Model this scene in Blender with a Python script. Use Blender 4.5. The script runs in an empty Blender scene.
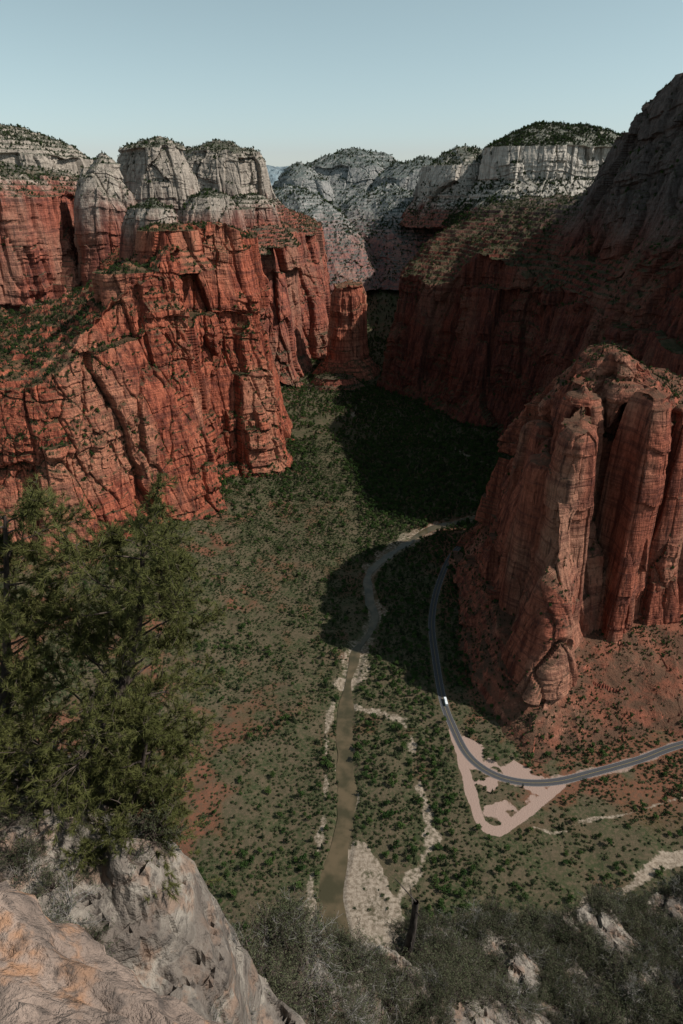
import bpy, bmesh, math, numpy as np, random, time
from mathutils import Vector
T0=time.time()
random.seed(7); rs=np.random.RandomState(11)
scene=bpy.context.scene
# ------------------------------------------------------------------ noise
_perm=np.random.RandomState(5).permutation(256); _perm=np.concatenate([_perm,_perm,_perm]).astype(np.int32)
_g=np.random.RandomState(6).normal(size=(256,3)); _g/=np.linalg.norm(_g,axis=1)[:,None]; _g=_g.astype(np.float32)
_r=np.random.RandomState(8).rand(256,3).astype(np.float32)
def perlin(x,y,z,seed=0):
    x=np.asarray(x,np.float32)+seed*17.3; y=np.asarray(y,np.float32)+seed*5.7; z=np.asarray(z,np.float32)+seed*9.1
    x,y,z=np.broadcast_arrays(x,y,z)
    xi=np.floor(x).astype(np.int32); yi=np.floor(y).astype(np.int32); zi=np.floor(z).astype(np.int32)
    xf=x-xi; yf=y-yi; zf=z-zi
    xi&=255; yi&=255; zi&=255
    u=xf*xf*xf*(xf*(xf*6-15)+10); v=yf*yf*yf*(yf*(yf*6-15)+10); w=zf*zf*zf*(zf*(zf*6-15)+10)
    def c(i,j,k):
        g=_g[_perm[_perm[_perm[xi+i]+yi+j]+zi+k]]
        return g[...,0]*(xf-i)+g[...,1]*(yf-j)+g[...,2]*(zf-k)
    a=c(0,0,0)*(1-u)+c(1,0,0)*u; b=c(0,1,0)*(1-u)+c(1,1,0)*u
    d=c(0,0,1)*(1-u)+c(1,0,1)*u; e=c(0,1,1)*(1-u)+c(1,1,1)*u
    return ((a*(1-v)+b*v)*(1-w)+(d*(1-v)+e*v)*w)*1.5
def worley(x,y,lay,seed=0):
    x=np.asarray(x,np.float32)+seed*13.7; y=np.asarray(y,np.float32)+seed*7.9
    xi=np.floor(x).astype(np.int32); yi=np.floor(y).astype(np.int32)
    f1=np.full(x.shape,9.,np.float32); f2=f1.copy(); val=np.zeros(x.shape,np.float32)
    for i in(-1,0,1):
        for j in(-1,0,1):
            h=_perm[_perm[(xi+i)&255]+((yi+j)&255)]
            p=_r[h]; d=(xi+i+p[...,0]-x)**2+(yi+j+p[...,1]-y)**2
            hv=_r[_perm[h+(lay&255)]][...,2]
            m=d<f1
            f2=np.where(m,f1,np.minimum(f2,d)); val=np.where(m,hv,val); f1=np.where(m,d,f1)
    return val,np.sqrt(f2)-np.sqrt(f1)
def fbm(x,y,z,o=4,seed=0):
    s=0;a=1
    for i in range(o):
        s=s+a*perlin(x,y,z,seed+i*3.1); x=x*2.03;y=y*2.03;z=z*2.03;a*=.5
    return s
def sstep(a,b,x):
    t=np.clip((x-a)/(b-a),0,1); return t*t*(3-2*t)
# ------------------------------------------------------------------ mesh helpers
def link(o): scene.collection.objects.link(o); return o
def mesh_from(name,verts,quads,mat=None,smooth=True,attrs=None,nper=4,add=True):
    me=bpy.data.meshes.new(name)
    verts=np.ascontiguousarray(verts,np.float32).reshape(-1,3); quads=np.ascontiguousarray(quads,np.int32).reshape(-1,nper)
    me.vertices.add(len(verts)); me.vertices.foreach_set('co',verts.ravel())
    me.loops.add(quads.size); me.loops.foreach_set('vertex_index',quads.ravel())
    me.polygons.add(len(quads)); me.polygons.foreach_set('loop_start',np.arange(0,quads.size,nper,dtype=np.int32))
    me.polygons.foreach_set('loop_total',np.full(len(quads),nper,np.int32))
    me.polygons.foreach_set('use_smooth',np.full(len(quads),smooth,bool))
    if attrs:
        for k,v in attrs.items():
            a=me.attributes.new(k,'FLOAT','POINT'); a.data.foreach_set('value',np.ascontiguousarray(v,np.float32).ravel())
    me.update(calc_edges=True)
    o=bpy.data.objects.new(name,me)
    if mat: me.materials.append(mat)
    if add: link(o)
    return o
def grid_quads(n,m,closed=False):
    i=np.arange(n if closed else n-1); j=np.arange(m-1)
    I,J=np.meshgrid(i,j,indexing='ij'); I2=(I+1)%n
    return np.stack([I*m+J,I2*m+J,I2*m+J+1,I*m+J+1],-1).reshape(-1,4)
def grid_normals(P,closed=False):
    if closed: ds=np.roll(P,-1,0)-np.roll(P,1,0)
    else: ds=np.gradient(P,axis=0)
    dt=np.gradient(P,axis=1)
    n=np.cross(ds,dt); l=np.linalg.norm(n,axis=-1,keepdims=True); return n/np.maximum(l,1e-9)
def catmull(C,n,closed=False):
    C=np.asarray(C,float); S=len(C)
    d=np.linalg.norm((np.roll(C,-1,0)-C).reshape(S,-1,3),axis=-1).mean(1)
    if not closed: d=d[:-1]
    cum=np.concatenate([[0],np.cumsum(d)])
    t=np.linspace(0,cum[-1],n,endpoint=not closed)
    k=np.clip(np.searchsorted(cum,t,side='right')-1,0,len(d)-1)
    f=(t-cum[k])/d[k]
    def g(i):
        if closed: return C[i%S]
        return C[np.clip(i,0,S-1)]
    p0,p1,p2,p3=g(k-1),g(k),g(k+1),g(k+2)
    f=f.reshape((-1,)+(1,)*(C.ndim-1))
    return .5*((2*p1)+(-p0+p2)*f+(2*p0-5*p1+4*p2-p3)*f*f+(-p0+3*p1-3*p2+p3)*f**3)
VEG=[]
def rock_sheet(name,C,ns,segs,mat,closed=False,amp=1.0,seed=0,veg=0.0,vegs=(2.2,4.5),sc=1.0,rough=1.0,blk=1.0):
    C=np.asarray(C,float); segs=segs[:C.shape[1]-1]
    A=catmull(C,ns,closed)
    cols=[]
    for k,s in enumerate(segs):
        t=np.linspace(0,1,s,endpoint=(k==len(segs)-1))[None,:,None]
        cols.append(A[:,k:k+1]*(1-t)+A[:,k+1:k+2]*t)
    P=np.concatenate(cols,1)
    for _ in range(4):
        P[:,1:-1]=(P[:,:-2]+2*P[:,1:-1]+P[:,2:])/4
    N=grid_normals(P,closed); flip=N[...,2].mean()<0
    if flip: N=-N
    cw=sstep(.22,.6,1-np.abs(N[...,2]))
    H=N.copy(); H[...,2]=0; H/=np.maximum(np.linalg.norm(H,axis=-1,keepdims=True),.05)
    x,y,z=[P[...,i]/sc for i in range(3)]
    n1=perlin(x/160,y/160,z/900,seed)
    wx=x+7*perlin(x/28,y/28,z/300,seed+1)+2*perlin(x/8,y/8,z/80,seed+31)
    wy=y+7*perlin(x/28,y/28,z/300,seed+2)+2*perlin(x/8,y/8,z/80,seed+32)
    zz=z+22*perlin(x/110,y/110,0*z,seed+3)+4*perlin(x/20,y/20,0*z,seed+33)
    LA=np.floor(zz/270).astype(np.int32)+int(seed)*3; LB=np.floor((zz+20)/98).astype(np.int32)+int(seed)*5; LC=np.floor(zz/23).astype(np.int32)+int(seed)
    a,ea=worley(wx/62,wy/62,LA,seed+1); b,eb=worley(wx/25,wy/25,LB,seed+2); c,ec=worley(wx/9,wy/9,LC,seed+3)
    s1=perlin(0*x+seed,0*x,zz/13,1)+.6*perlin(0*x+seed,0*x,zz/5,2)
    mod=sstep(-.30,.40,perlin(x/100,y/100,z/90,seed+9))
    fine=fbm(x/7,y/7,z/22,4,seed+4)
    d=30*n1+(34*(a-.5))*blk+(15*(b-.5))*blk*(.35+.8*mod)+4.6*(c-.5)*(.12+1.0*mod)+2.7*s1*(.3+mod)+1.5*fine
    d=d-5*(1-sstep(0,.09,ea))-2.2*(1-sstep(0,.12,eb))
    fr=(zz/62+.3226); fr=fr-np.floor(fr); d=d+(5*(.5-fr))*mod
    d=d*amp*sc
    P=P+H*(d*cw)[...,None]
    x,y,z=[P[...,i]/sc for i in range(3)]
    rid=1-2*np.abs(perlin(x/42,y/42,z/90,seed+14))
    vz=10*fbm(x/75,y/75,z/200,3,seed+5)+7*rid*np.clip(rid,0,1)+2.2*fbm(x/11,y/11,z/40,3,seed+6)
    w2,e2=worley(x/17,y/17,LB,seed+5); vz=vz+3.5*(w2-.5)
    vz=vz*(1-cw)*amp*sc*rough
    zt=P[...,2]+vz; q=zt/(9*sc); fq=np.floor(q); zq=(fq+sstep(.35,1,q-fq))*9*sc
    P[...,2]=zt+(zq-zt)*.6*(1-cw)*min(1,rough)
    n,m=P.shape[:2]
    qd=grid_quads(n,m,closed)
    if flip: qd=qd[:,::-1]
    o=mesh_from(name,P,qd,mat,smooth=False)
    if veg>0:
        N2=grid_normals(P,closed)
        if flip: N2=-N2
        da=np.linalg.norm(np.cross(np.gradient(P,axis=0),np.gradient(P,axis=1)),axis=-1)
        f=sstep(.40,.72,N2[...,2])*(.25+.75*sstep(-.3,.3,fbm(x/40,y/40,z/40,2,seed+20)))
        pr=f*da*veg*1.6
        sel=rs.rand(*pr.shape)<pr
        Q=P[sel]; VEG.append((Q,rs.uniform(vegs[0],vegs[1],len(Q))*(.5+.8*rs.rand(len(Q)))))
    return o
def prof(poly,c,profile):
    poly=np.asarray(poly,float); c=np.asarray(c,float)
    return [[[c[0]+(p[0]-c[0])*r,c[1]+(p[1]-c[1])*r,z] for r,z in profile] for p in poly]
def ell(cx,cy,rx,ry,n=12,rot=0,seed=0,j=.15):
    r=np.random.RandomState(seed); out=[]
    for i in range(n):
        a=2*math.pi*i/n; k=1+r.uniform(-j,j)
        x=rx*k*math.cos(a); y=ry*k*math.sin(a)
        out.append((cx+x*math.cos(rot)-y*math.sin(rot),cy+x*math.sin(rot)+y*math.cos(rot)))
    return out
# ------------------------------------------------------------------ materials
class NT:
    def __init__(s,name):
        s.m=bpy.data.materials.new(name); s.m.use_nodes=True; s.t=s.m.node_tree
        s.b=s.t.nodes['Principled BSDF']; s.b.inputs['Roughness'].default_value=.95
        s.b.inputs['Specular IOR Level'].default_value=.08
    def n(s,ty,**k):
        nd=s.t.nodes.new(ty)
        for a,b in k.items(): setattr(nd,a,b)
        return nd
    def l(s,a,b): s.t.links.new(a,b)
    def pos(s): return s.n('ShaderNodeNewGeometry')
    def map(s,vec,sc):
        v=s.n('ShaderNodeVectorMath',operation='MULTIPLY'); s.l(vec,v.inputs[0]); v.inputs[1].default_value=sc; return v.outputs[0]
    def noise(s,vec,sc=1,det=4,rough=.55):
        v=s.n('ShaderNodeTexNoise'); s.l(vec,v.inputs['Vector']); v.inputs['Scale'].default_value=sc
        v.inputs['Detail'].default_value=det; v.inputs['Roughness'].default_value=rough; return v.outputs[0]
    def rng(s,val,a,b,c=0,d=1,smooth=True):
        v=s.n('ShaderNodeMapRange'); 
        if smooth: v.interpolation_type='SMOOTHSTEP'
        s.l(val,v.inputs[0]); v.inputs[1].default_value=a; v.inputs[2].default_value=b; v.inputs[3].default_value=c; v.inputs[4].default_value=d; return v.outputs[0]
    def math(s,op,a,b=None):
        v=s.n('ShaderNodeMath',operation=op)
        for i,k in enumerate((a,b)):
            if k is None: continue
            if isinstance(k,(int,float)): v.inputs[i].default_value=k
            else: s.l(k,v.inputs[i])
        return v.outputs[0]
    def mix(s,f,a,b,bt='MIX'):
        v=s.n('ShaderNodeMix',data_type='RGBA',blend_type=bt)
        if isinstance(f,(int,float)): v.inputs[0].default_value=f
        else: s.l(f,v.inputs[0])
        for i,k in ((6,a),(7,b)):
            if isinstance(k,tuple): v.inputs[i].default_value=(*k,1)
            else: s.l(k,v.inputs[i])
        return v.outputs[2]
    def attr(s,nm):
        v=s.n('ShaderNodeAttribute',attribute_name=nm); return v.outputs['Fac']
    def bump(s,h,st,dist):
        v=s.n('ShaderNodeBump'); s.l(h,v.inputs['Height']); v.inputs['Strength'].default_value=st; v.inputs['Distance'].default_value=dist
        s.l(v.outputs[0],s.b.inputs['Normal'])
def rock_mat(name,zp=400,zw=50,redA=(.13,.040,.028),redB=(.33,.105,.064),pale=(.44,.375,.31),tan=(.38,.19,.125),haze=0.,veg=1.0,soilA=(.12,.070,.045),soilB=(.042,.048,.026),finek=.55,darkk=.7):
    M=NT(name); g=M.pos(); P=g.outputs['Position']
    sx=M.n('ShaderNodeSeparateXYZ'); M.l(P,sx.inputs[0]); Z=sx.outputs[2]
    nx=M.n('ShaderNodeSeparateXYZ'); M.l(g.outputs['Normal'],nx.inputs[0]); NZ=nx.outputs[2]
    streak=M.noise(M.map(P,(.11,.11,.004)),1,4,.68)
    big=M.noise(M.map(P,(.011,.011,.006)),1,3)
    strat=M.noise(M.map(P,(.006,.006,.16)),1,4,.72)
    fine=M.noise(M.map(P,(.40,.40,.2)),1,4,.7)
    col=M.mix(M.rng(streak,.36,.60),redA,redB)
    col=M.mix(M.math('MULTIPLY',M.rng(big,.47,.64),.7),col,tan)
    col=M.mix(M.math('MULTIPLY',M.rng(strat,.50,.60),.55),col,(.11,.042,.034))
    zt=M.math('ADD',Z,M.math('MULTIPLY',M.math('SUBTRACT',big,.5),150))
    zt=M.math('ADD',zt,M.math('MULTIPLY',M.math('SUBTRACT',streak,.5),90))
    palec=M.mix(M.rng(streak,.34,.58),tuple(c*.5 for c in pale),pale)
    palec=M.mix(M.math('MULTIPLY',M.rng(strat,.48,.6),.35),palec,tuple(c*.55 for c in pale))
    col=M.mix(M.rng(zt,zp-zw,zp+zw),col,palec)
    dark=M.rng(M.noise(M.map(P,(.19,.19,.006)),1,5,.7),.54,.66)
    col=M.mix(M.math('MULTIPLY',dark,darkk),col,(.045,.027,.024))
    col=M.mix(M.rng(fine,.35,.65,.0,finek),col,M.mix(1.,col,(.42,.40,.40),'MULTIPLY'))
    flat=M.rng(M.math('ADD',NZ,M.math('MULTIPLY',M.math('SUBTRACT',fine,.5),.6)),.50,.80)
    soil=M.mix(M.rng(M.noise(M.map(P,(.045,.045,.045)),1,4,.65),.36,.54),soilA,soilB)
    col=M.mix(M.math('MULTIPLY',flat,.85*veg),col,soil)
    if haze>0: col=M.mix(haze,col,(.20,.27,.31))  # aerial haze painted into the base colour as a bluish tint
    M.l(col,M.b.inputs['Base Color'])
    h=M.math('ADD',M.noise(M.map(P,(.55,.55,.10)),1,5,.7),M.math('MULTIPLY',M.noise(M.map(P,(.05,.05,.6)),1,3),.9))
    M.bump(h,1.0,2.0)
    return M.m
OL=dict(soilA=(.085,.065,.040),soilB=(.036,.043,.022))
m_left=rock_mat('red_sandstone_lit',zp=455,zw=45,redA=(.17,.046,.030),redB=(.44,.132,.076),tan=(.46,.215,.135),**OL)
m_left2=rock_mat('red_sandstone_back',zp=465,zw=35,redA=(.16,.048,.032),redB=(.40,.125,.076),haze=.03,**OL)
DS=dict(soilA=(.085,.080,.055),soilB=(.034,.043,.024))
m_dome=rock_mat('white_sandstone_dome',zp=405,zw=40,haze=.03,finek=.45,darkk=.5,**DS)
m_organ=rock_mat('red_sandstone_tower',zp=900,redA=(.14,.043,.029),redB=(.38,.125,.077),tan=(.42,.225,.15),soilA=(.18,.072,.045),soilB=(.085,.055,.036))
m_right=rock_mat('red_sandstone_right_shade',zp=400,zw=60,redA=(.060,.023,.019),redB=(.17,.056,.038),tan=(.20,.10,.07),pale=(.14,.115,.105),**OL)  # rock colours darkened: extra shade for this wall put into the albedo
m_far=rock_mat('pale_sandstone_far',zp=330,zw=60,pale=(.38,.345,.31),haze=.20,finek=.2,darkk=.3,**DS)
m_vfar=rock_mat('haze_tinted_ridge_far',zp=0,haze=.75)  # blue here is distance haze painted into the ridge colour
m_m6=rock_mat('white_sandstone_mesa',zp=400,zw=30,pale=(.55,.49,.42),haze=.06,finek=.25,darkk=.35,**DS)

def leaf_mat(name,a,b):
    M=NT(name); oi=M.n('ShaderNodeObjectInfo')
    g=M.pos(); nz=M.noise(g.outputs['Position'],1.3,1)
    c=M.mix(oi.outputs['Random'],a,b)
    c=M.mix(M.rng(nz,.35,.65,0,.5),c,M.mix(1.,c,(.55,.6,.5),'MULTIPLY'))
    M.l(c,M.b.inputs['Base Color']); M.b.inputs['Roughness'].default_value=.8
    return M.m
m_shrub=leaf_mat('shrub_leaves',(.028,.042,.016),(.078,.088,.042))
m_tree=leaf_mat('tree_leaves',(.021,.044,.012),(.052,.082,.022))
m_jun=leaf_mat('juniper_leaves',(.020,.029,.014),(.042,.050,.024))
def bark(name,a,b,sc=8):
    M=NT(name); g=M.pos(); c=M.mix(M.rng(M.noise(M.map(g.outputs['Position'],(sc,sc,sc*.25)),1,4),.35,.65),a,b)
    M.l(c,M.b.inputs['Base Color']); M.bump(M.noise(M.map(g.outputs['Position'],(sc*3,sc*3,sc)),1,3),.6,.02); return M.m
m_bark=bark('pine_bark',(.035,.028,.024),(.11,.085,.07))
m_dead=bark('dead_wood',(.025,.021,.019),(.07,.058,.05))
m_grey=bark('weathered_twigs',(.12,.11,.10),(.26,.24,.22))
# ------------------------------------------------------------------ valley floor lines (metres)
river=np.array([(330,1010),(250,960),(187,930),(130,898),(82,840),(42,785),(33,730),(38,665),(18,606),(7,550),(3,500),(3,448),(5,405),(-1,358),(-8,326),(-4,297),(2,274),(5,253),(12,200),(18,120)],float)
upriver=np.array([(330,1010),(300,1100),(240,1200),(190,1290),(110,1370),(40,1420),(30,1500),(80,1640)],float)
channel=np.array([(8,515),(25,509),(44,503),(62,480),(66,427),(68,376),(58,343),(41,318),(30,300)],float)
road=np.array([(520,520),(400,492),(306,466),(261,448),(212,432),(179,423),(150,423),(127,433),(111,454),(103,490),(99,526),(100,590),(105,665),(126,752),(160,835),(220,905),(300,950)],float)
wash=np.array([(115,270),(132,290),(150,300),(174,316),(190,320),(216,333),(236,346),(256,354),(330,372),(420,380)],float)
trail=np.array([(150,378),(170,372),(190,384),(228,390),(262,402),(330,420),(420,440)],float)
pull=np.array([(103,484),(107,415),(109,384),(115,376),(125,375),(148,392),(184,420)],float)
lbank=np.array([(-8,520),(-14,470),(-13,420),(-16,370),(-22,330),(-20,300),(-14,270)],float)
def sm(a,n=120): return catmull(np.c_[a,np.zeros(len(a))],n)[:,:2]
river_s,up_s,chan_s,road_s,wash_s,trail_s,lb_s=sm(river),sm(upriver),sm(channel,60),sm(road,160),sm(wash,60),sm(trail,60),sm(lbank,50)
pull_s=sm(pull,70)
def pdist(x,y,L,step=1):
    d=np.full(x.shape,1e9,np.float32); L=L[::step] if step>1 else L
    for a,b in zip(L[:-1],L[1:]):
        ab=b-a; t=np.clip(((x-a[0])*ab[0]+(y-a[1])*ab[1])/(ab@ab+1e-9),0,1)
        d=np.minimum(d,(x-a[0]-t*ab[0])**2+(y-a[1]-t*ab[1])**2)
    return np.sqrt(d)
def inpoly(x,y,P):
    r=np.zeros(x.shape,bool); j=len(P)-1
    for i in range(len(P)):
        xi,yi=P[i];xj,yj=P[j]
        c=((yi>y)!=(yj>y))&(x<(xj-xi)*(y-yi)/(yj-yi+1e-12)+xi); r^=c; j=i
    return r
bar=[(-3,352),(8,366),(20,362),(30,340),(40,312),(44,288),(42,262),(12,262),(6,283),(4,300),(-1,326)]
def floor_fields(x,y):
    x=np.asarray(x,np.float32); y=np.asarray(y,np.float32)
    dr=pdist(x,y,river_s,2); du=pdist(x,y,up_s,4); dro=pdist(x,y,road_s,3); dch=pdist(x,y,chan_s,2)
    dw=pdist(x,y,wash_s,2); dt=pdist(x,y,trail_s,3); dp=pdist(x,y,pull_s,2); dl=pdist(x,y,lb_s,2)
    nz=fbm(x/22,y/22,0*x,4,31); nb=fbm(x/90,y/90,0*x,3,33); nm=fbm(x/45,y/45,0*x,2,35)
    z=3.0*fbm(x/85,y/85,0*x,4,30)+.5*fbm(x/12,y/12,0*x,2,32)
    z=z*sstep(8,40,dro)*sstep(10,50,np.minimum(dr,du))*sstep(10,40,dp)
    left=np.clip(-x-110-25*nb,0,400); z=z+left*.16+2.5*sstep(0,40,left)*nz
    z=z+np.clip(x-330,0,300)*.10*sstep(10,40,dro)
    z=z+sstep(2250,3100,y)*240
    z=z-1.6*(1-sstep(6.5,12,dr))-.6*(1-sstep(3,8,dw))
    wx=x+5*nz; wy=y+5*fbm(x/14,y/14,0*x,3,37)
    inb=inpoly(wx,wy,bar)
    wbed=np.where(y>540,11+11*nm+5*nz,4+8*nm+5*nz)
    sand=(1-sstep(wbed-3,wbed+4,dr))*np.where(y>560,.55,.78)
    sand=np.maximum(sand,(1-sstep(1,5,du+9*nz+2))*.6)
    sand=np.maximum(sand,(1-sstep(1.0,6.0,dch+7*nz+4*nm))*.72)
    sand=np.maximum(sand,(1-sstep(2.5,6.5,dw+6*nz))*.85)
    sand=np.maximum(sand,(1-sstep(.6,1.8,dt+2*nz))*.7)
    sand=np.maximum(sand,(1-sstep(.6,3.0,dl+4*nz+3*nm))*.62)
    sand=np.maximum(sand,inb*(.50+.45*sstep(-.7,.3,nz)))
    pk=np.maximum((1-sstep(3.2,5.2,dp+1.6*nz)),inpoly(x,y,pull_s)*sstep(-.1,.3,nz+.1)*.75)
    pk=np.maximum(pk,(1-sstep(4.0,6.5,dro+3*nz))*.55*(1-sstep(470,500,y)))
    red=.8*sstep(.15,.7,nb+.6*nz+.1)*sstep(-40,-160,x)+sstep(.2,.7,nb+.7*nz)*.45
    red=np.maximum(red,sstep(90,140,x)*sstep(360,420,y)*sstep(-.5,.2,nz+nb)*(1-sstep(900,1000,y)))
    return dict(z=z,dr=dr,du=du,dro=dro,dch=dch,dw=dw,dt=dt,dp=dp,dl=dl,nz=nz,nb=nb,nm=nm,sand=np.clip(sand,0,1),pink=np.clip(pk,0,1),red=np.clip(red,0,1),inb=inb)
ys=[170.]
while ys[-1]<3200: ys.append(ys[-1]+max(1.0,.0030*ys[-1]))
ys=np.array(ys); u=np.linspace(-1,1,620); xs=20+u*330+u**3*300+ (u**9)*300
Y,X=np.meshgrid(ys,xs,indexing='ij')
F=floor_fields(X,Y)
Pf=np.stack([X,Y,F['z']],-1)
M=NT('valley_ground'); g=M.pos(); P=g.outputs['Position']
n1=M.noise(M.map(P,(.04,.04,.04)),1,4); n2=M.noise(M.map(P,(.35,.35,.35)),1,5,.65); n3=M.noise(M.map(P,(1.6,1.6,1.6)),1,2)
c=M.mix(M.rng(n1,.4,.6),(.070,.060,.036),(.040,.048,.022))
c=M.mix(M.rng(n2,.42,.66,0,.75),c,(.115,.083,.055))
rc=M.mix(M.rng(n2,.35,.65),(.18,.070,.043),(.10,.055,.035))
c=M.mix(M.math('MULTIPLY',M.attr('red'),.85),c,rc)
sc_=M.mix(M.rng(n2,.3,.7),(.15,.115,.085),(.31,.255,.20))
sm_=M.rng(M.math('ADD',M.attr('sand'),M.math('MULTIPLY',M.math('SUBTRACT',n2,.5),1.3)),.30,.85)
c=M.mix(sm_,c,sc_)
c=M.mix(M.rng(M.math('ADD',M.attr('pink'),M.math('MULTIPLY',M.math('SUBTRACT',n2,.5),.6)),.35,.65),c,M.mix(n3,(.24,.165,.135),(.33,.24,.20)))
M.l(c,M.b.inputs['Base Color']); M.bump(M.noise(M.map(P,(.7,.7,.7)),1,4,.7),.7,.8)
mesh_from('valley_ground',Pf,grid_quads(*Pf.shape[:2])[:,::-1],M.m,attrs=dict(sand=F['sand'],pink=F['pink'],red=F['red']))
print('floor',time.time()-T0)
def strip(name,L,w,z,mat,off=0):
    d=np.gradient(L,axis=0); d/=np.linalg.norm(d,axis=1)[:,None]; n=np.c_[-d[:,1],d[:,0]]
    w=np.broadcast_to(w,len(L))
    a=L+n*(off+w/2)[:,None]; b=L+n*(off-w/2)[:,None]
    V=np.stack([np.c_[a,np.full(len(L),z)],np.c_[b,np.full(len(L),z)]],1)
    return mesh_from(name,V,grid_quads(len(L),2),mat)
M=NT('river_water'); g=M.pos(); nn=M.noise(M.map(g.outputs['Position'],(.06,.06,.06)),1,4)
M.l(M.mix(M.rng(nn,.35,.65),(.046,.040,.022),(.098,.073,.043)),M.b.inputs['Base Color']); M.b.inputs['Roughness'].default_value=.25; M.b.inputs['Specular IOR Level'].default_value=.2
M.bump(M.noise(M.map(g.outputs['Position'],(.8,.8,.8)),1,3),.15,.1)
rv=sm(river,400); ww=np.where(rv[:,1]>520,10,15.0)+10*perlin(rv[:,0]/18,rv[:,1]/18,0*rv[:,0],3)
k=np.ones(9)/9; ww=np.convolve(np.pad(ww,4,mode='edge'),k,'valid')
strip('river',rv,ww,-.95,M.m,off=3*perlin(rv[:,0]/30,rv[:,1]/30,0*rv[:,0],9))
def flatm(name,col,r=.85,v=.25):
    M=NT(name); g=M.pos(); n=M.noise(M.map(g.outputs['Position'],(.9,.9,.9)),1,4)
    M.l(M.mix(n,tuple(c*(1-v) for c in col),tuple(c*(1+v) for c in col)),M.b.inputs['Base Color']); M.b.inputs['Roughness'].default_value=r; return M.m
rd=sm(road,400)
strip('road',rd,7.6,.10,flatm('asphalt',(.058,.058,.062)))
m_y=flatm('yellow_paint',(.30,.22,.07)); m_w=flatm('white_paint',(.34,.34,.33))
strip('road_centre_line',rd,.22,.13,m_y); strip('road_edge_line',rd,.14,.13,m_w,off=3.5); strip('road_edge_line',rd,.14,.13,m_w,off=-3.5)
# ------------------------------------------------------------------ cliffs
W1=[ [(-330,1650,60),(-345,1630,110),(-385,1570,370),(-430,1500,400),(-520,1420,340)],
 [(-190,1470,30),(-205,1450,80),(-245,1400,385),(-330,1380,390),(-500,1400,330)],
 [(-115,1340,-4),(-130,1330,50),(-172,1310,385),(-260,1330,395),(-470,1370,320)],
 [(-105,1200,-4),(-122,1195,30),(-160,1240,378),(-230,1290,400),(-450,1350,320)],
 [(-118,1105,-4),(-135,1115,25),(-192,1180,400),(-265,1250,385),(-440,1330,310)],
 [(-182,1040,-4),(-202,1050,30),(-250,1125,385),(-295,1190,365),(-445,1310,305)],
 [(-172,950,-4),(-192,960,30),(-232,1050,375),(-312,1130,350),(-440,1290,300)],
 [(-205,885,-4),(-228,898,30),(-268,985,345),(-350,1070,320),(-465,1260,290)],
 [(-262,812,0),(-285,828,40),(-325,920,290),(-395,1030,285),(-500,1230,275)],
 [(-350,745,10),(-360,765,50),(-368,850,240),(-420,980,255),(-560,1200,265)],
 [(-450,720,20),(-450,745,70),(-445,830,228),(-490,960,245),(-620,1200,265)],
 [(-700,700,20),(-700,730,80),(-690,810,235),(-720,940,250),(-760,1180,270)],
 [(-1000,690,20),(-1000,720,80),(-990,810,235),(-1000,940,250),(-1000,1180,270)]]
rock_sheet('west_canyon_wall',W1,1600,[30,340,90,80],m_left,seed=1,veg=.042)
W2=[[(-330,1700,80),(-350,1720,120),(-400,1790,370),(-430,1850,390),(-450,1950,400)],
 [(-190,1690,30),(-215,1720,80),(-250,1790,375),(-300,1870,400),(-350,1980,410)],
 [(-100,1690,-4),(-125,1720,50),(-170,1830,372),(-230,1920,390),(-320,2030,400)],
 [(-95,1790,-4),(-120,1810,45),(-165,1890,362),(-225,1970,380),(-310,2060,395)],
 [(-55,1890,-4),(-80,1900,40),(-118,1970,352),(-200,2020,370),(-300,2100,390)],
 [(-75,1980,-4),(-100,1990,40),(-135,2070,345),(-190,2120,365),(-290,2190,385)],
 [(-30,2070,-4),(-52,2080,40),(-72,2190,335),(-150,2230,360),(-280,2290,380)],
 [(-40,2300,-4),(-60,2310,50),(-100,2400,350),(-180,2450,380),(-300,2500,390)],
 [(-40,2700,40),(-60,2710,80),(-100,2800,350),(-180,2850,380),(-300,2900,390)]]
rock_sheet('second_canyon_wall',W2,600,[16,150,40,30],m_left2,seed=4,veg=.016)
W3=[[(420,2500,40),(440,2520,80),(460,2530,290),(520,2600,360),(600,2700,430),(700,2900,430)],
 [(240,2050,-4),(255,2060,40),(290,2100,280),(370,2200,345),(460,2330,400),(600,2500,430)],
 [(118,1745,-4),(133,1770,50),(145,1800,258),(250,1930,340),(404,2000,405),(600,2200,430)],
 [(150,1620,-4),(165,1645,52),(182,1700,262),(280,1840,335),(440,1900,405),(650,2050,430)],
 [(215,1530,-4),(235,1555,55),(245,1620,262),(300,1750,330),(470,1800,405),(700,1900,430)],
 [(262,1400,-4),(282,1425,60),(292,1490,330),(360,1580,345),(535,1650,440),(800,1700,450)],
 [(345,1320,-4),(360,1335,60),(390,1370,285),(440,1410,335),(530,1480,520),(850,1500,560)],
 [(340,1150,-4),(360,1160,60),(410,1200,290),(470,1230,350),(552,1300,618),(900,1300,700)],
 [(345,1000,-4),(370,1000,60),(430,1020,300),(505,1050,450),(640,1090,680),(950,1100,740)],
 [(430,850,-4),(450,850,60),(500,860,340),(570,880,540),(700,930,690),(1100,950,740)],  # this and the previous station: crest raised out of view to shade the floor
 [(700,700,-4),(720,720,60),(760,760,290),(840,800,360),(950,850,600),(1300,900,740)]]
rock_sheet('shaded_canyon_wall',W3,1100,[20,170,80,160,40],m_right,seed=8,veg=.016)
S0,S1,S2,S3,S4=(222,615,252),(234,640,262),(248,668,285),(262,692,300),(280,708,306)
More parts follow.
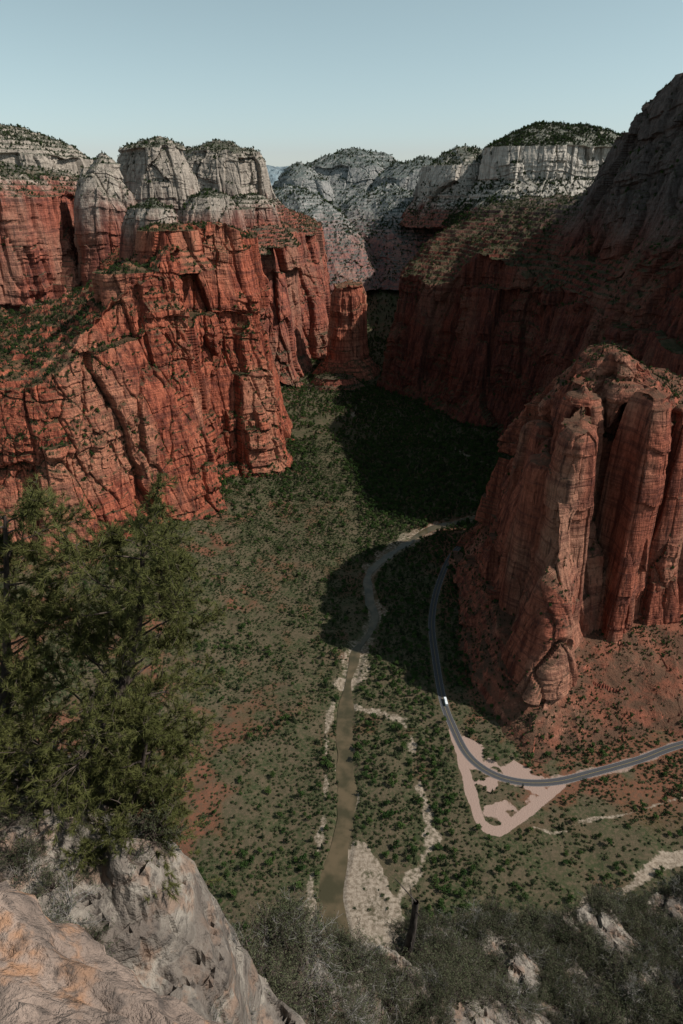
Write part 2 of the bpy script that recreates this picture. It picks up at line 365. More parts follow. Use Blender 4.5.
OR=[[(165,448,-4),(187,503,28),(200,545,140),(208,575,215),(216,600,250),S0],
 [(130,540,-4),(166,570,35),(183,600,130),(201,620,205),(215,640,245),S1],
 [(130,660,-4),(165,665,40),(180,680,135),(208,700,205),(234,690,275),S2],
 [(140,770,-4),(170,760,40),(184,765,125),(217,760,200),(250,725,290),S3],
 [(180,890,-4),(205,850,40),(215,830,140),(248,790,225),(270,740,302),S4],
 [(290,960,-4),(300,900,30),(305,870,160),(310,820,250),(300,760,290),(300,720,298)],
 [(430,930,-4),(420,880,30),(415,850,170),(395,810,240),(345,760,268),(335,728,270)],
 [(620,820,-4),(560,800,40),(530,790,170),(490,770,230),(420,750,250),(410,735,252)],
 [(600,540,0),(520,680,40),(500,690,170),(470,700,225),(410,710,250),(410,735,252)],
 [(430,505,0),(390,615,38),(380,640,160),(368,660,235),(345,690,262),(335,728,270)],
 [(320,478,-2),(300,590,38),(296,610,160),(288,640,250),(276,665,302),S4],
 [(230,460,-4),(242,560,30),(254,612,150),(256,640,225),(252,660,272),S2]]
rock_sheet('sandstone_tower',OR,1200,[60,150,120,60,12],m_organ,closed=True,seed=13,veg=.05,vegs=(1.2,3.0),amp=.8,rough=.6,blk=1.2)
def butte(name,poly,c,profile,ns,segs,mat,**k):
    return rock_sheet(name,prof(poly,c,profile),ns,segs,mat,closed=True,**k)
for i,(px,py,rr_,h) in enumerate([(222,600,19,252),(292,622,24,276),(332,640,20,252),(204,640,15,205),(236,655,17,268),(372,665,24,246),(215,700,16,222)]):
    butte('rock_pinnacle',ell(px,py,rr_,rr_*1.15,9,seed=60+i,j=.22),(px,py),[(1.7,20),(1.35,110),(1.1,h-50),(.85,h-8),(.5,h+4),(.05,h+7)],260,[60,70,40,10,6],m_organ,seed=60+i,amp=.34,veg=.0)
m_spire=rock_mat('red_sandstone_spire_brightened',zp=900,redA=(.22,.07,.046),redB=(.50,.165,.10),tan=(.50,.26,.17))  # colours lightened to stand in for sun the opposite wall blocks
butte('red_spire_butte',[(-36,1840),(-20,1812),(20,1804),(50,1812),(68,1840),(64,1885),(30,1910),(-20,1895)],(18,1855),[(1.9,-4),(1.1,45),(.95,200),(.75,228),(.05,238)],360,[10,110,20,16],m_spire,seed=21,amp=.6,veg=.006)
butte('red_knoll',ell(-15,1700,60,35,10),(-15,1700),[(1.5,-4),(1.0,12),(.8,28),(.05,32)],200,[10,30,14],m_left2,seed=22,amp=.3,veg=.03)
butte('back_red_wall',[(-1200,1250),(-900,1235),(-700,1255),(-600,1245),(-535,1300),(-520,1500),(-560,1900),(-1200,1950)],(-850,1600),[(1.06,200),(1.0,270),(.965,440),(.86,470),(.3,500),(.02,510)],700,[16,130,50,20,8],m_left2,seed=23,amp=.9,veg=.02)
butte('red_rim_knob',ell(-300,1015,36,40,9,seed=31),(-300,1015),[(1.5,270),(1.0,320),(.85,350),(.04,362)],240,[30,40,20],m_left,seed=51,amp=.5,veg=.03)
butte('red_rim_knob',ell(-262,1105,40,45,9,seed=32),(-262,1105),[(1.5,340),(1.0,370),(.85,398),(.04,408)],240,[30,40,20],m_left,seed=52,amp=.5,veg=.03)
butte('white_mesa',[(-1300,1560),(-1000,1570),(-780,1600),(-700,1640),(-645,1720),(-680,2000),(-1300,2100)],(-950,1800),[(1.15,400),(1.03,450),(.99,520),(.9,545),(.6,580),(.02,610)],500,[20,70,30,30,8],m_dome,seed=24,amp=.6,veg=.03)
butte('white_dome',ell(-445,1440,66,70,10,seed=2),(-445,1440),[(1.35,215),(1.1,270),(1.0,370),(.85,430),(.5,490),(.04,515)],380,[14,60,50,40,20],m_dome,seed=25,amp=.6,veg=.016)
butte('white_dome',ell(-405,1690,85,85,10,seed=3),(-405,1690),[(1.4,330),(1.1,400),(.95,480),(.7,535),(.04,556)],380,[14,60,50,30],m_dome,seed=26,amp=.6,veg=.03)
butte('white_mesa',ell(-350,2150,125,110,12,seed=4),(-350,2150),[(1.9,330),(1.15,430),(1.0,520),(.85,545),(.04,575)],400,[30,60,24,16],m_dome,seed=27,amp=.7,veg=.03)
butte('white_mesa',ell(-590,2500,200,150,12,seed=5),(-590,2500),[(1.6,330),(1.15,420),(1.0,490),(.8,515),(.04,560)],400,[30,60,24,16],m_dome,seed=28,amp=.8,veg=.016)
butte('rocky_knob',ell(-330,1290,45,40,9,seed=14),(-330,1290),[(1.8,300),(1.1,345),(.9,395),(.6,425),(.04,436)],260,[10,50,30,20],m_dome,seed=41,amp=.5,veg=.05)
butte('rocky_knob',ell(-265,1500,60,50,9,seed=15),(-265,1500),[(1.8,330),(1.1,370),(.9,415),(.6,440),(.04,450)],260,[10,50,30,20],m_dome,seed=42,amp=.5,veg=.05)
butte('rocky_knob',ell(-215,1760,70,60,9,seed=16),(-215,1760),[(1.8,330),(1.1,375),(.9,412),(.6,432),(.04,442)],260,[10,50,30,20],m_dome,seed=43,amp=.5,veg=.05)
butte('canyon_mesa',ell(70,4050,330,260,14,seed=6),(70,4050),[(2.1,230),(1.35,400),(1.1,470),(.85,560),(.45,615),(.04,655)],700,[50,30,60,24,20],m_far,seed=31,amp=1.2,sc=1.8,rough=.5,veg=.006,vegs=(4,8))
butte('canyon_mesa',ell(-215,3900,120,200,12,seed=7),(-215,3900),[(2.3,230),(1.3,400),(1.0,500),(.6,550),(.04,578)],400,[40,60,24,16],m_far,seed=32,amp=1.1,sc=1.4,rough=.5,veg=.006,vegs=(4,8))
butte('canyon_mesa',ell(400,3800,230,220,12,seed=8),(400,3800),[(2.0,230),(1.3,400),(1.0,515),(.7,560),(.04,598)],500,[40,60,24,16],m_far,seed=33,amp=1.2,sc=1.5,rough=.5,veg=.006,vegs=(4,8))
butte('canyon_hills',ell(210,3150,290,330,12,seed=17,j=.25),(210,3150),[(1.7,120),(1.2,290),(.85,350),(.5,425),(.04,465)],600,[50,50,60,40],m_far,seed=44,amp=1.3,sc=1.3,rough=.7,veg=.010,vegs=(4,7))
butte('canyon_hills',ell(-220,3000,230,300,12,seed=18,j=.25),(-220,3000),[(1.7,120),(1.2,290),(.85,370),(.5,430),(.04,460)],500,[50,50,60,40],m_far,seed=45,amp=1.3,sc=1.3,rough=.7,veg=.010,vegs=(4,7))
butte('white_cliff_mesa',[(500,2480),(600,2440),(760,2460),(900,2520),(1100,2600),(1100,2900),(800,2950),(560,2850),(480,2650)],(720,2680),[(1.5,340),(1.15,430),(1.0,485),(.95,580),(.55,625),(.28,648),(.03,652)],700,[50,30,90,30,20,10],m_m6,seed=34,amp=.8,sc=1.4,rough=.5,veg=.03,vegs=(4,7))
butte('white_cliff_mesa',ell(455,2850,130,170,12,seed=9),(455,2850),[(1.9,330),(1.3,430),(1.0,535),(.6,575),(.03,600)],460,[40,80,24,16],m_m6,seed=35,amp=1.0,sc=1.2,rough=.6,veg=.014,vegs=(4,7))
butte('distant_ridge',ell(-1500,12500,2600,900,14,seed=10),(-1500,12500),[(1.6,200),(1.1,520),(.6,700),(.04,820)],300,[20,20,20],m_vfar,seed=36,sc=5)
print('cliffs',time.time()-T0)
t=np.linspace(-1,1,420); gx=np.sinh(t*5)/np.sinh(5)*45000
t2=np.linspace(0,1,420); gy=-3000+ (np.sinh(t2*4)/np.sinh(4))*58000+t2*4000
GY,GX=np.meshgrid(gy,gx,indexing='ij')
r=fbm(GX/1500,GY/1500,0*GX,5,50)
hz=270+90*r+40*(1-2*np.abs(perlin(GX/500,GY/500,0*GX,55)))
cor=(1-sstep(750,1300,np.abs(GX-100)))*(1-sstep(2500,3100,GY))
hz=hz*(1-cor)-30*cor
hz=hz*sstep(-2500,600,GY+0*GX)+0
hz=np.where(GY>7000,hz*.8,hz)
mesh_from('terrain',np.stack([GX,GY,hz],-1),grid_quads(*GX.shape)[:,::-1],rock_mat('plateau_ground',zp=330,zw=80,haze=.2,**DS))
# ------------------------------------------------------------------ instanced vegetation sources
def leaf_cloud(n,lobes,leaf,rng,flat=1.0,shell=.55,asp=1.):
    L=np.array(lobes); w=L[:,3]**2; w=w/w.sum()
    li=rng.choice(len(L),n,p=w)
    d=rng.normal(size=(n,3)); d/=np.linalg.norm(d,axis=1)[:,None]; d[:,2]=np.where(d[:,2]<-.4,-d[:,2],d[:,2])
    r=(shell+(1-shell)*rng.rand(n)**.7)*(1+.18*rng.normal(size=n))
    c=L[li,:3]+d*(L[li,3]*r)[:,None]*np.array([1,1,flat])
    nn=d+rng.normal(size=(n,3))*.6; nn/=np.linalg.norm(nn,axis=1)[:,None]
    a=np.cross(nn,rng.normal(size=(n,3))); a/=np.linalg.norm(a,axis=1)[:,None]; b=np.cross(nn,a)
    s=(leaf*rng.uniform(.5,1.3,n))[:,None]
    k=rng.uniform(.5,1,n)[:,None]*asp
    return np.stack([c-a*s,c-b*s*k,c+a*s,c+b*s*k],1).reshape(-1,3)
def cyl(p0,p1,r0,r1,n=6):
    p0=np.array(p0,float);p1=np.array(p1,float);d=p1-p0;d/=np.linalg.norm(d)+1e-9
    a=np.cross(d,[.3,.9,.2]);a/=np.linalg.norm(a);b=np.cross(d,a)
    an=np.arange(n)*2*math.pi/n
    ring=lambda p,r:p+r*(np.cos(an)[:,None]*a+np.sin(an)[:,None]*b)
    V=np.concatenate([ring(p0,r0),ring(p1,r1)])
    Q=np.array([[i,(i+1)%n,n+(i+1)%n,n+i] for i in range(n)])
    return V,Q
def tubes(segs,n=6):
    Vs=[];Qs=[];o=0
    for s in segs:
        V,Q=cyl(*s,n=n); Vs.append(V);Qs.append(Q+o);o+=len(V)
    return np.concatenate(Vs),np.concatenate(Qs)
def make_src(coll,name,leafV,mat,stems=None,smat=None):
    nl=len(leafV)//4; Q=np.arange(nl*4).reshape(-1,4); V=leafV
    nb=0
    if stems is not None:
        sv,sq=stems; Q=np.concatenate([Q,sq+len(V)]); V=np.concatenate([V,sv]); nb=len(sq)
    o=mesh_from(name,V,Q,mat,smooth=False,add=False)
    if nb:
        o.data.materials.append(smat or m_bark)
        mi=np.zeros(len(Q),np.int32); mi[nl:]=1; o.data.polygons.foreach_set('material_index',mi)
    coll.objects.link(o); return o
cs=bpy.data.collections.new('plant_sources'); 
r2=np.random.RandomState(3)
for i in range(4):
    lob=[(r2.uniform(-.45,.45),r2.uniform(-.45,.45),r2.uniform(.25,.55),r2.uniform(.4,.6)) for _ in range(5)]
    make_src(cs,'a_shrub_%d'%i,leaf_cloud(130,lob,.17,r2),m_shrub)
for i in range(3):
    lob=[(r2.uniform(-.55,.55),r2.uniform(-.55,.55),r2.uniform(.8,1.8),r2.uniform(.35,.6)) for _ in range(8)]
    st=[((0,0,0),(.03,0,.9),.09,.06)]+[((.03,0,.7),tuple(l[:3]),.05,.02) for l in lob[:5]]
    make_src(cs,'b_tree_%d'%i,leaf_cloud(300,lob,.15,r2),m_tree,tubes(st,5))
for i in range(3):
    lob=[(r2.uniform(-.2,.2)*(1-k/7),r2.uniform(-.2,.2)*(1-k/7),.35+k*.28,.62-.07*k) for k in range(7)]
    make_src(cs,'c_juniper_%d'%i,leaf_cloud(240,lob,.13,r2,shell=.4),m_jun,tubes([((0,0,0),(0,0,1.9),.08,.03)],5))
def scatter(name,pts,scl,idx,coll,rot=None):
    n=len(pts); me=bpy.data.meshes.new(name); me.vertices.add(n); me.vertices.foreach_set('co',np.ascontiguousarray(pts,np.float32).ravel())
    if np.ndim(scl)==1: scl=np.stack([scl,scl,scl*rs.uniform(.75,1.2,n)],1)
    a=me.attributes.new('scl','FLOAT_VECTOR','POINT'); a.data.foreach_set('vector',np.ascontiguousarray(scl,np.float32).ravel())
    R=np.zeros((n,3),np.float32) if rot is None else np.array(rot,np.float32); R[:,2]=rs.uniform(0,6.28,n)
    a=me.attributes.new('rot','FLOAT_VECTOR','POINT'); a.data.foreach_set('vector',R.ravel())
    a=me.attributes.new('idx','INT','POINT'); a.data.foreach_set('value',np.ascontiguousarray(idx,np.int32))
    o=link(bpy.data.objects.new(name,me))
    ng=bpy.data.node_groups.new(name,'GeometryNodeTree')
    ng.interface.new_socket('Geometry',in_out='INPUT',socket_type='NodeSocketGeometry'); ng.interface.new_socket('Geometry',in_out='OUTPUT',socket_type='NodeSocketGeometry')
    N=ng.nodes; gi=N.new('NodeGroupInput'); go=N.new('NodeGroupOutput'); ip=N.new('GeometryNodeInstanceOnPoints'); ci=N.new('GeometryNodeCollectionInfo')
    ci.inputs['Collection'].default_value=coll; ci.inputs['Separate Children'].default_value=True; ci.inputs['Reset Children'].default_value=True
    def na(nm,ty):
        k=N.new('GeometryNodeInputNamedAttribute'); k.data_type=ty; k.inputs['Name'].default_value=nm; return k.outputs['Attribute']
    L=ng.links.new
    L(gi.outputs[0],ip.inputs['Points']); L(ci.outputs[0],ip.inputs['Instance']); ip.inputs['Pick Instance'].default_value=True
    L(na('idx','INT'),ip.inputs['Instance Index']); L(na('rot','FLOAT_VECTOR'),ip.inputs['Rotation']); L(na('scl','FLOAT_VECTOR'),ip.inputs['Scale'])
    L(ip.outputs[0],go.inputs[0])
    md=o.modifiers.new('scatter','NODES'); md.node_group=ng
    return o
def jgrid(x0,x1,y0,y1,st):
    a,b=np.meshgrid(np.arange(x0,x1,st),np.arange(y0,y1,st)); n=a.size
    return a.ravel()+rs.uniform(-.5,.5,n)*st, b.ravel()+rs.uniform(-.5,.5,n)*st
def keepf(x,y,f):
    return (f['dro']>5.5)&(f['dp']>6)&((f['sand']<.4)|((f['sand']<.8)&(rs.rand(len(x))<.12)))&(f['pink']<.5)&(f['dr']>8)
x,y=jgrid(-420,420,230,1300,2.8); f=floor_fields(x,y)
dens=.66+.6*f['nz']+.40*f['nm']-.35*f['red']*(x<-40)
dens=np.where((x>120)&(y<420),.42+.7*f['nz'],dens)
dens=np.where(y>700,dens+.15,dens)
s=keepf(x,y,f)&(rs.rand(len(x))<dens)
x1,y1,z1=x[s],y[s],f['z'][s]; sz=rs.uniform(.5,1.95,len(x1))*(1+.4*(rs.rand(len(x1))<.12))
scatter('valley_shrubs',np.c_[x1,y1,z1-.1],sz,rs.randint(0,4,len(x1)),cs)
x,y=jgrid(-300,420,235,2300,6.0); f=floor_fields(x,y)
dens=np.clip(.18+.42*f['nm']+.25*f['nz'],0.03,1)
dens=np.where((y>1000)&(x<150),.55+.6*f['nb']+.4*f['nm'],dens)
dens=np.where((x>25)&(y>540)&(y<1700),.9+.3*f['nb'],dens)
isl=(x>14)&(x<60)&(y>335)&(y<500); dens=np.where(isl,.5+.6*f['nz'],dens)
row=(np.abs(x-(80-.02*(y-300)+6*f['nm']))<12)&(y>290)&(y<540); dens=np.where(row,.95,dens)
dens=np.where((f['dr']<28)&(x<0)&(y>300),dens+.3,dens)
dens=np.where((x>95)&(y<470),.16+.4*f['nz'],dens)
s=keepf(x,y,f)&(rs.rand(len(x))<dens)
x2,y2,z2=x[s],y[s],f['z'][s]; far=y2>900
sz=rs.uniform(1.2,3.4,len(x2))*(1+.3*far)
typ=np.where(rs.rand(len(x2))<.3,rs.randint(7,10,len(x2)),rs.randint(4,7,len(x2)))
scatter('valley_trees',np.c_[x2,y2,z2-.2],sz,typ,cs)
x,y=jgrid(-150,600,2250,3190,14.0); f=floor_fields(x,y); s=rs.rand(len(x))<.7
scatter('far_canyon_trees',np.c_[x[s],y[s],f['z'][s]-.5],rs.uniform(3,6,s.sum()),rs.randint(4,10,s.sum()),cs)
Q=np.concatenate([v[0] for v in VEG]); S=np.concatenate([v[1] for v in VEG])
ti=np.where(rs.rand(len(Q))<.5,rs.randint(7,10,len(Q)),rs.randint(0,7,len(Q)))
scatter('cliff_trees',Q-np.array([0,0,.3]),S*.62,ti,cs)
print('veg',len(x1),len(x2),len(Q),time.time()-T0)
# ------------------------------------------------------------------ foreground rock
def fg_rock(name,scl,A,B,stain,tilt=(.25,.1,1)):
    M=NT(name); g=M.pos(); P=g.outputs['Position']
    dt=M.n('ShaderNodeVectorMath',operation='DOT_PRODUCT'); M.l(P,dt.inputs[0]); dt.inputs[1].default_value=tilt
    a=M.noise(M.map(P,(.8*scl,.8*scl,2.2*scl)),1,5,.6); b=M.noise(M.map(P,(6*scl,6*scl,6*scl)),1,5,.72); cc=M.noise(M.map(P,(2.2*scl,2.2*scl,2.2*scl)),1,4,.65)
    cb=M.n('ShaderNodeCombineXYZ'); M.l(M.math('ADD',M.math('MULTIPLY',dt.outputs['Value'],3.2*scl),M.math('MULTIPLY',a,1.6)),cb.inputs[2])
    lay=M.noise(cb.outputs[0],1,3,.7)
    c=M.mix(M.rng(a,.38,.62),A,B); c=M.mix(M.rng(cc,.50,.62,0,.75),c,stain); c=M.mix(M.rng(lay,.45,.56,0,.6),c,(.12,.095,.08)); c=M.mix(M.rng(b,.48,.66,0,.75),c,(.06,.052,.047))
    M.l(c,M.b.inputs['Base Color']); M.bump(M.math('ADD',M.math('ADD',b,M.math('MULTIPLY',a,1.5)),M.math('MULTIPLY',lay,1.2)),1.,.09/scl); return M.m
m_fg=fg_rock('foreground_sandstone',.9,(.29,.255,.215),(.135,.115,.098),(.24,.155,.11),(.5,-.2,1))
m_fg2=fg_rock('ledge_sandstone',2.2,(.32,.24,.195),(.22,.165,.135),(.33,.17,.09),(.6,.5,.6))
ctl=np.array([(-4.5,6.5,8.1),(-2.7,6.4,8.5),(-1.9,6.2,9.5),(-1.9,4.8,9.5),(-4,5,8.2),(-5.2,8.5,9.4),(-8,8,7.6),(-8,5,7.5),(-12,6,6.5),(-1.7,3,9.5),(-4,2,8.2),(-10,2,6.4),
 (-1.1,6.4,12.8),(-.9,5,12.6),(-1.3,8.8,14.2),(0,11,17.9),(1,12,20.2),(2,14,22.6),(5,15.5,24.3),(8,16,25.4),(14,18.6,27),(20,20,27.5),(2,10,22),(6,10,24.5),(12,12,26),(20,12,26.5),(0,5,17),(0,8,17.5),(4,5,22),(0,2,15),(8,2,23),(20,3,26)])
gx=np.arange(-14,24,.07); gy=np.concatenate([np.arange(1.2,26,.07),[28,34,45,60,90]])
GY,GX=np.meshgrid(gy,gx,indexing='ij')
YEX=[-14,-8,-5,-3.2,-2.1,-1.3,0,2,5,8,14,24]; YEY=[11,10.5,9.6,7.8,7.4,9.3,12,14.8,16.3,17,19.6,22]
def drop(X,Y):
    X=np.asarray(X,float);Y=np.asarray(Y,float)
    w=0;s=0
    for a,b,d in ctl:
        k=1/(((X-a)**2+(Y-b)**2)+.12)**2; w=w+k; s=s+k*d
    D=s/w
    ye=np.interp(X,YEX,YEY)
    n=fbm(X/3.1,Y/3.1,0*X,5,60); 
    D=D+.5*n
    st=(D-.45*X)*1.7+.4*perlin(X/2,Y/2,0*X,62); fs=np.floor(st); D2=(fs+sstep(.55,1,st-fs))/1.7+.45*X
    D=.35*D+.65*D2
    v,e=worley(X/.9+.3*Y,Y/.5,np.zeros(X.shape,np.int32),3)
    D=D+.28*(v-.5)+.16*(1-sstep(0,.12,e))+.08*fbm(X/.5,Y/.5,0*X,4,61)
    return D+np.clip(Y-ye-.3*n,0,None)**1.2*9
D=drop(GX,GY); D=np.minimum(D,455); D[-1]=455; D[-2]=np.maximum(D[-2],400)
mesh_from('foreground_cliff',np.stack([GX,GY,450-D],-1),grid_quads(*GX.shape)[:,::-1],m_fg,smooth=False)
edge=[(-5,2.6),(-3,2.1),(-1.9,1.85),(-1.05,1.38),(-.68,1.22),(-.36,1.07),(0.0,.72),(.6,.30),(1.4,-.4),(1.6,-2.5),(-2,-4),(-6,-3),(-7,0)]
C=np.array(edge,float); cen=np.array([-2.6,-.8])
cc=[]
for p in C:
    v=p-cen; l=np.linalg.norm(v); v/=l
    row=[]
    for off,z in [(-l*.97,448.32),(-1.1,448.25),(-.42,448.22),(-.12,448.16),(.0,448.03),(.06,447.8),(.0,447.3),(-.25,446.4),(-.5,443),(-.8,438)]:
        q=p+v*off; row.append((q[0],q[1],z))
    cc.append(row)
A=catmull(np.array(cc),900,True); A=np.swapaxes(catmull(np.swapaxes(A,0,1),360),0,1)
N=grid_normals(A,True)
if N[:,:60,2].mean()<0: N=-N
x,y,z=A[...,0],A[...,1],A[...,2]
v_,e_=worley(x/.55+.4*y,y/.25,np.zeros(x.shape,np.int32),7)
d=.10*fbm(x/.9,y/.9,z/.5,3,70)+.035*fbm(x/.16,y/.16,z/.08,5,71)-.05*np.exp(-(perlin(x/.8,y/.8,z/.8,73)/.04)**2)+.03*(v_-.5)
A=A+N*d[...,None]
mesh_from('sandstone_ledge',A,grid_quads(*A.shape[:2],closed=True),m_fg2,smooth=False)
cf=bpy.data.collections.new('foreground_plant_sources')
m_fs=leaf_mat('foreground_shrub_leaves',(.040,.048,.025),(.095,.100,.058))
for i in range(5):
    r3=np.random.RandomState(40+i); st=[];tips=[]; sparse=i>=3
    for k in range(22 if not sparse else 14):
        a=r3.uniform(0,6.28); e=r3.uniform(.2,1.4); L=r3.uniform(.55,1.1)
        p=np.zeros(3); d=np.array([math.cos(a)*math.cos(e),math.sin(a)*math.cos(e),math.sin(e)])
        rr=.020
        for s_ in range(5):
            q=p+d*L/5; st.append((p,q,rr,rr*.72)); rr*=.72; p=q; d=d+r3.normal(size=3)*.3; d/=np.linalg.norm(d)
            if s_>0:
                tips.append(p)
                for _ in range(3):
                    dd=d+r3.normal(size=3)*.7; dd/=np.linalg.norm(dd); qq=p+dd*.2; st.append((p,qq,max(rr*.7,.004),.003)); tips.append(qq)
    tips=np.array(tips); lob=[(*t_,.085) for t_ in tips]
    lv=leaf_cloud(2600 if not sparse else 500,lob,.021,r3,shell=.1,asp=.6)
    make_src(cf,'f_shrub_%d'%i,lv,m_fs,tubes(st,4),m_grey if sparse else m_bark)
n=2100
X=rs.uniform(-1.8,20,n); ye=np.interp(X,YEX,YEY)
Yy=ye-rs.uniform(0,1,n)**1.4*7+.4
keep=(fbm(X/2.2,Yy/2.2,0*X,2,80)>-.28)&(Yy>7.4+1.3*np.clip(X,0,4))
X,Yy=X[keep],Yy[keep]; Zz=450-drop(X,Yy)
ix=np.where(rs.rand(len(X))<.28,rs.randint(3,5,len(X)),rs.randint(0,3,len(X)))
scatter('foreground_shrubs',np.c_[X,Yy,Zz-.05],rs.uniform(.3,.95,len(X)),ix,cf)
n=200; X=rs.uniform(-7,-1.2,n); Yy=rs.uniform(4.6,9.3,n); k=(fbm(X/1.3,Yy/1.3,0*X,2,81)>-.12); X,Yy=X[k],Yy[k]
ix=np.where(rs.rand(len(X))<.5,rs.randint(3,5,len(X)),rs.randint(0,3,len(X)))
scatter('ledge_shrubs',np.c_[X,Yy,450-drop(X,Yy)-.03],rs.uniform(.22,.65,len(X)),ix,cf)
# ------------------------------------------------------------------ pines
def pine(name,path,r0,seed,blen,nb,start=.2,bias=(0,0)):
    rr=np.random.RandomState(seed); root=link(bpy.data.objects.new(name,None))
    path=np.array(path,float); root.location=path[0]
    tr=catmull(path,24); segs=[]; n=len(tr); tips=[]
    for i in range(n-1):
        segs.append((tr[i],tr[i+1],r0*(1-i/n)**.8+.012,r0*(1-(i+1)/n)**.8+.012))
    for k in range(nb):
        t=start+(1-start)*(k+rr.rand())/nb; f=t*(n-1); i=min(int(f),n-2); p=tr[i]+(tr[i+1]-tr[i])*(f-i)
        L=blen*(1-.5*t)*rr.uniform(.45,1.25); a=k*2.4+rr.uniform(-.5,.5); e=rr.uniform(-.3,.45)+.5*t
        d=np.array([math.cos(a)*math.cos(e)+bias[0],math.sin(a)*math.cos(e)+bias[1],math.sin(e)]); d/=np.linalg.norm(d); r=.042*(1-.6*t)
        m=9
        for s_ in range(m):
            q=p+d*L/m; segs.append((p,q,r,r*.82)); r*=.82; p=q
            d=d+rr.normal(size=3)*.20+np.array([0,0,.05]); d/=np.linalg.norm(d)
            if s_>=3:
                for _ in range(4):
                    dd=d*.6+rr.normal(size=3)*.6; dd[2]+=.15; dd/=np.linalg.norm(dd); l2=L*rr.uniform(.12,.28)
                    qm=p+dd*l2*.5; d3=dd+rr.normal(size=3)*.3; d3/=np.linalg.norm(d3); qq=qm+d3*l2*.5
                    segs.append((p,qm,r*.5,r*.35)); segs.append((qm,qq,r*.35,.004))
                    for tt,dq in ((.6,dd),(1.,d3)):
                        tips.append((p+(qq-p)*tt,dq))
                        if tt==1.:
                            for _ in range(2):
                                d4=dq+rr.normal(size=3)*.7; d4/=np.linalg.norm(d4); q4=qq+d4*rr.uniform(.08,.2); segs.append((qq,q4,.005,.003)); tips.append((q4,d4))
    V,Q=tubes(segs,5); V=V-path[0]
    o=mesh_from('trunk_and_branches',V,Q,m_bark); o.parent=root
    tips=[t_ for t_ in tips if rr.rand()<.9]
    T=np.array([t_[0] for t_ in tips]); Dd=np.array([t_[1] for t_ in tips]); K=34
    T=np.repeat(T,K,0); Dd=np.repeat(Dd,K,0); nn=len(T)
    back=rr.uniform(0,.10,nn)[:,None]; base=T-Dd*back
    dr=Dd*.9+rr.normal(size=(nn,3))*.55; dr/=np.linalg.norm(dr,axis=1)[:,None]
    side=np.cross(dr,rr.normal(size=(nn,3))); side/=np.linalg.norm(side,axis=1)[:,None]
    ln=rr.uniform(.06,.12,nn)[:,None]; w=.0050
    V=np.stack([base-side*w,base+side*w,base+dr*ln],1).reshape(-1,3)-path[0]
    o=mesh_from('needles',V,np.arange(len(V)).reshape(-1,3),m_needle,smooth=False,nper=3); o.parent=root
    print(name,len(tips))
m_needle=leaf_mat('pine_needles',(.082,.086,.028),(.10,.10,.034))
pine('pine_tree',[(-4.5,8.1,440.2),(-4.2,8.3,441.3),(-3.6,8.7,442.6),(-3.15,8.8,443.9),(-2.9,8.8,445.3)],.13,5,2.5,58,.0)
pine('pine_tree',[(-5.3,7.8,440.4),(-5.3,8.0,442.0),(-5.1,8.3,443.3),(-4.9,8.5,444.6),(-4.7,8.6,445.9)],.11,9,1.9,44,.05)
pine('pine_tree',[(-3.4,7.2,440.3),(-3.2,7.3,441.2),(-3.0,7.5,442.1),(-2.8,7.6,442.9)],.07,15,1.4,26,.05)
segs=[];p=np.array([1.9,13.4,450-float(drop(np.array([1.9]),np.array([13.4]))[0])-.2]);d=np.array([.05,.05,1.]);r=.24
root=link(bpy.data.objects.new('dead_tree_trunk',None)); root.location=p; p0=p.copy(); rr=np.random.RandomState(2)
for i in range(10):
    q=p+d*.42; segs.append((p,q,r,r*.90)); r*=.90
    if i>3: 
        e=rr.normal(size=3)*.7; e[2]=abs(e[2])*.6; segs.append((q,q+e*.45,r*.3,.01))
    p=q; d=d+rr.normal(size=3)*.06; d/=np.linalg.norm(d)
V,Qd=tubes(segs,8); o=mesh_from('trunk',V-p0,Qd,m_dead); o.parent=root
bus=link(bpy.data.objects.new('shuttle_bus',None)); bus.location=(101.2,521,.12); bus.rotation_euler=(0,0,math.radians(3))
def box(nm,c,s,mat,bev=.1):
    bm=bmesh.new(); bmesh.ops.create_cube(bm,size=1); bmesh.ops.scale(bm,vec=s,verts=bm.verts); bmesh.ops.translate(bm,vec=c,verts=bm.verts)
    if bev: bmesh.ops.bevel(bm,geom=bm.edges[:],offset=bev,segments=2,affect='EDGES')
    me=bpy.data.meshes.new(nm); bm.to_mesh(me); me.materials.append(mat); o=link(bpy.data.objects.new(nm,me)); o.parent=bus; return o
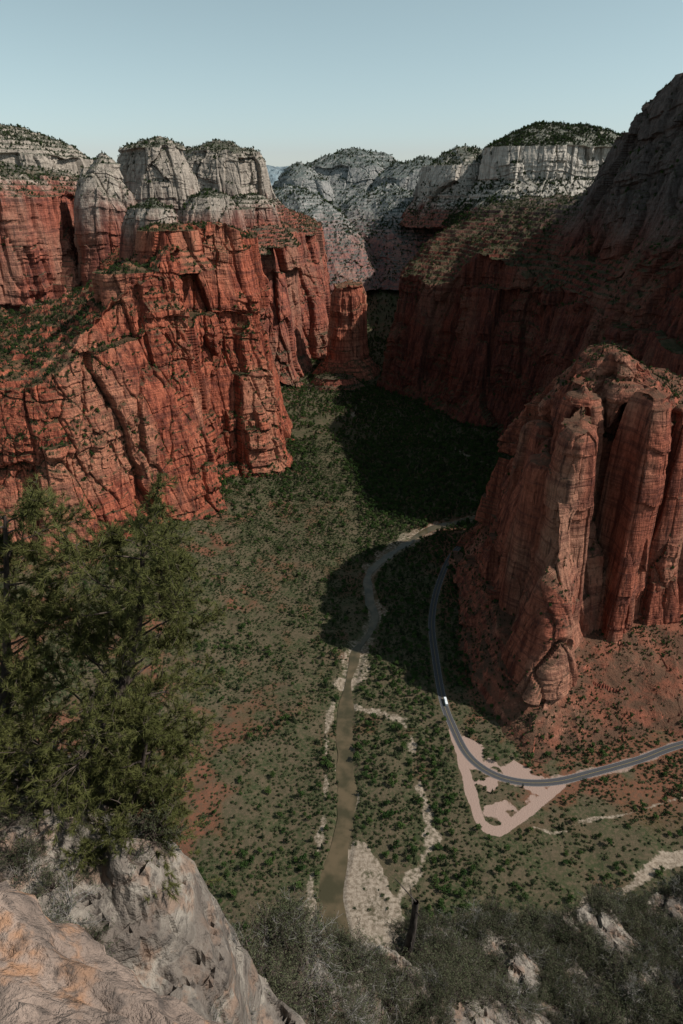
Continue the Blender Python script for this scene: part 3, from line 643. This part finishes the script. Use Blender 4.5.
mw=flatm('bus_white_paint',(.65,.68,.70),.4,.03); mg=flatm('bus_glass',(.03,.05,.06),.1,.1); mt=flatm('tyre',(.03,.03,.03))
box('body',(0,0,1.65),(2.5,10.5,2.5),mw,.18); box('window_band',(0,0,2.0),(2.54,9.6,.9),mg,.05); box('windscreen',(0,-5.25,1.9),(2.1,.1,1.2),mg,.03); box('roof_unit',(0,1,3.0),(1.7,3,.35),mw,.08)
for sx in(-1,1):
    for sy in(-3.4,3.2):
        V,Qd=cyl((sx*1.0,sy,.48),(sx*1.28,sy,.48),.48,.48,16); o=mesh_from('wheel',V,Qd,mt); o.parent=bus
# ------------------------------------------------------------------ light, sky, camera
sd=Vector((.92,-.13,1.0)).normalized(); el=math.asin(sd.z); az=math.atan2(sd.x,sd.y)
w=bpy.data.worlds.new('World'); scene.world=w; w.use_nodes=True; nt=w.node_tree; bg=nt.nodes['Background']
sk=nt.nodes.new('ShaderNodeTexSky'); sk.sky_type='NISHITA'; sk.sun_disc=False; sk.sun_elevation=el; sk.sun_rotation=az; sk.altitude=1700; sk.air_density=1.0; sk.dust_density=2.4; sk.ozone_density=1.5
hs=nt.nodes.new('ShaderNodeHueSaturation'); hs.inputs['Saturation'].default_value=.60; hs.inputs['Hue'].default_value=.450
nt.links.new(sk.outputs[0],hs.inputs['Color']); nt.links.new(hs.outputs[0],bg.inputs['Color']); bg.inputs['Strength'].default_value=.115
L=bpy.data.lights.new('sun','SUN'); L.energy=5.0; L.angle=math.radians(.5); L.color=(1,.94,.86)
so=link(bpy.data.objects.new('sun',L)); so.rotation_euler=(-sd).to_track_quat('-Z','Y').to_euler()
cam=bpy.data.cameras.new('camera'); cam.sensor_fit='VERTICAL'; cam.sensor_height=36; cam.sensor_width=24; cam.lens=24; cam.clip_start=.05; cam.clip_end=90000
co=link(bpy.data.objects.new('camera',cam)); co.location=(0,0,450); co.rotation_euler=(math.radians(90-25.2),0,0); scene.camera=co
scene.view_settings.view_transform='Standard'; scene.view_settings.look='None'; scene.view_settings.exposure=0
print('done',time.time()-T0)
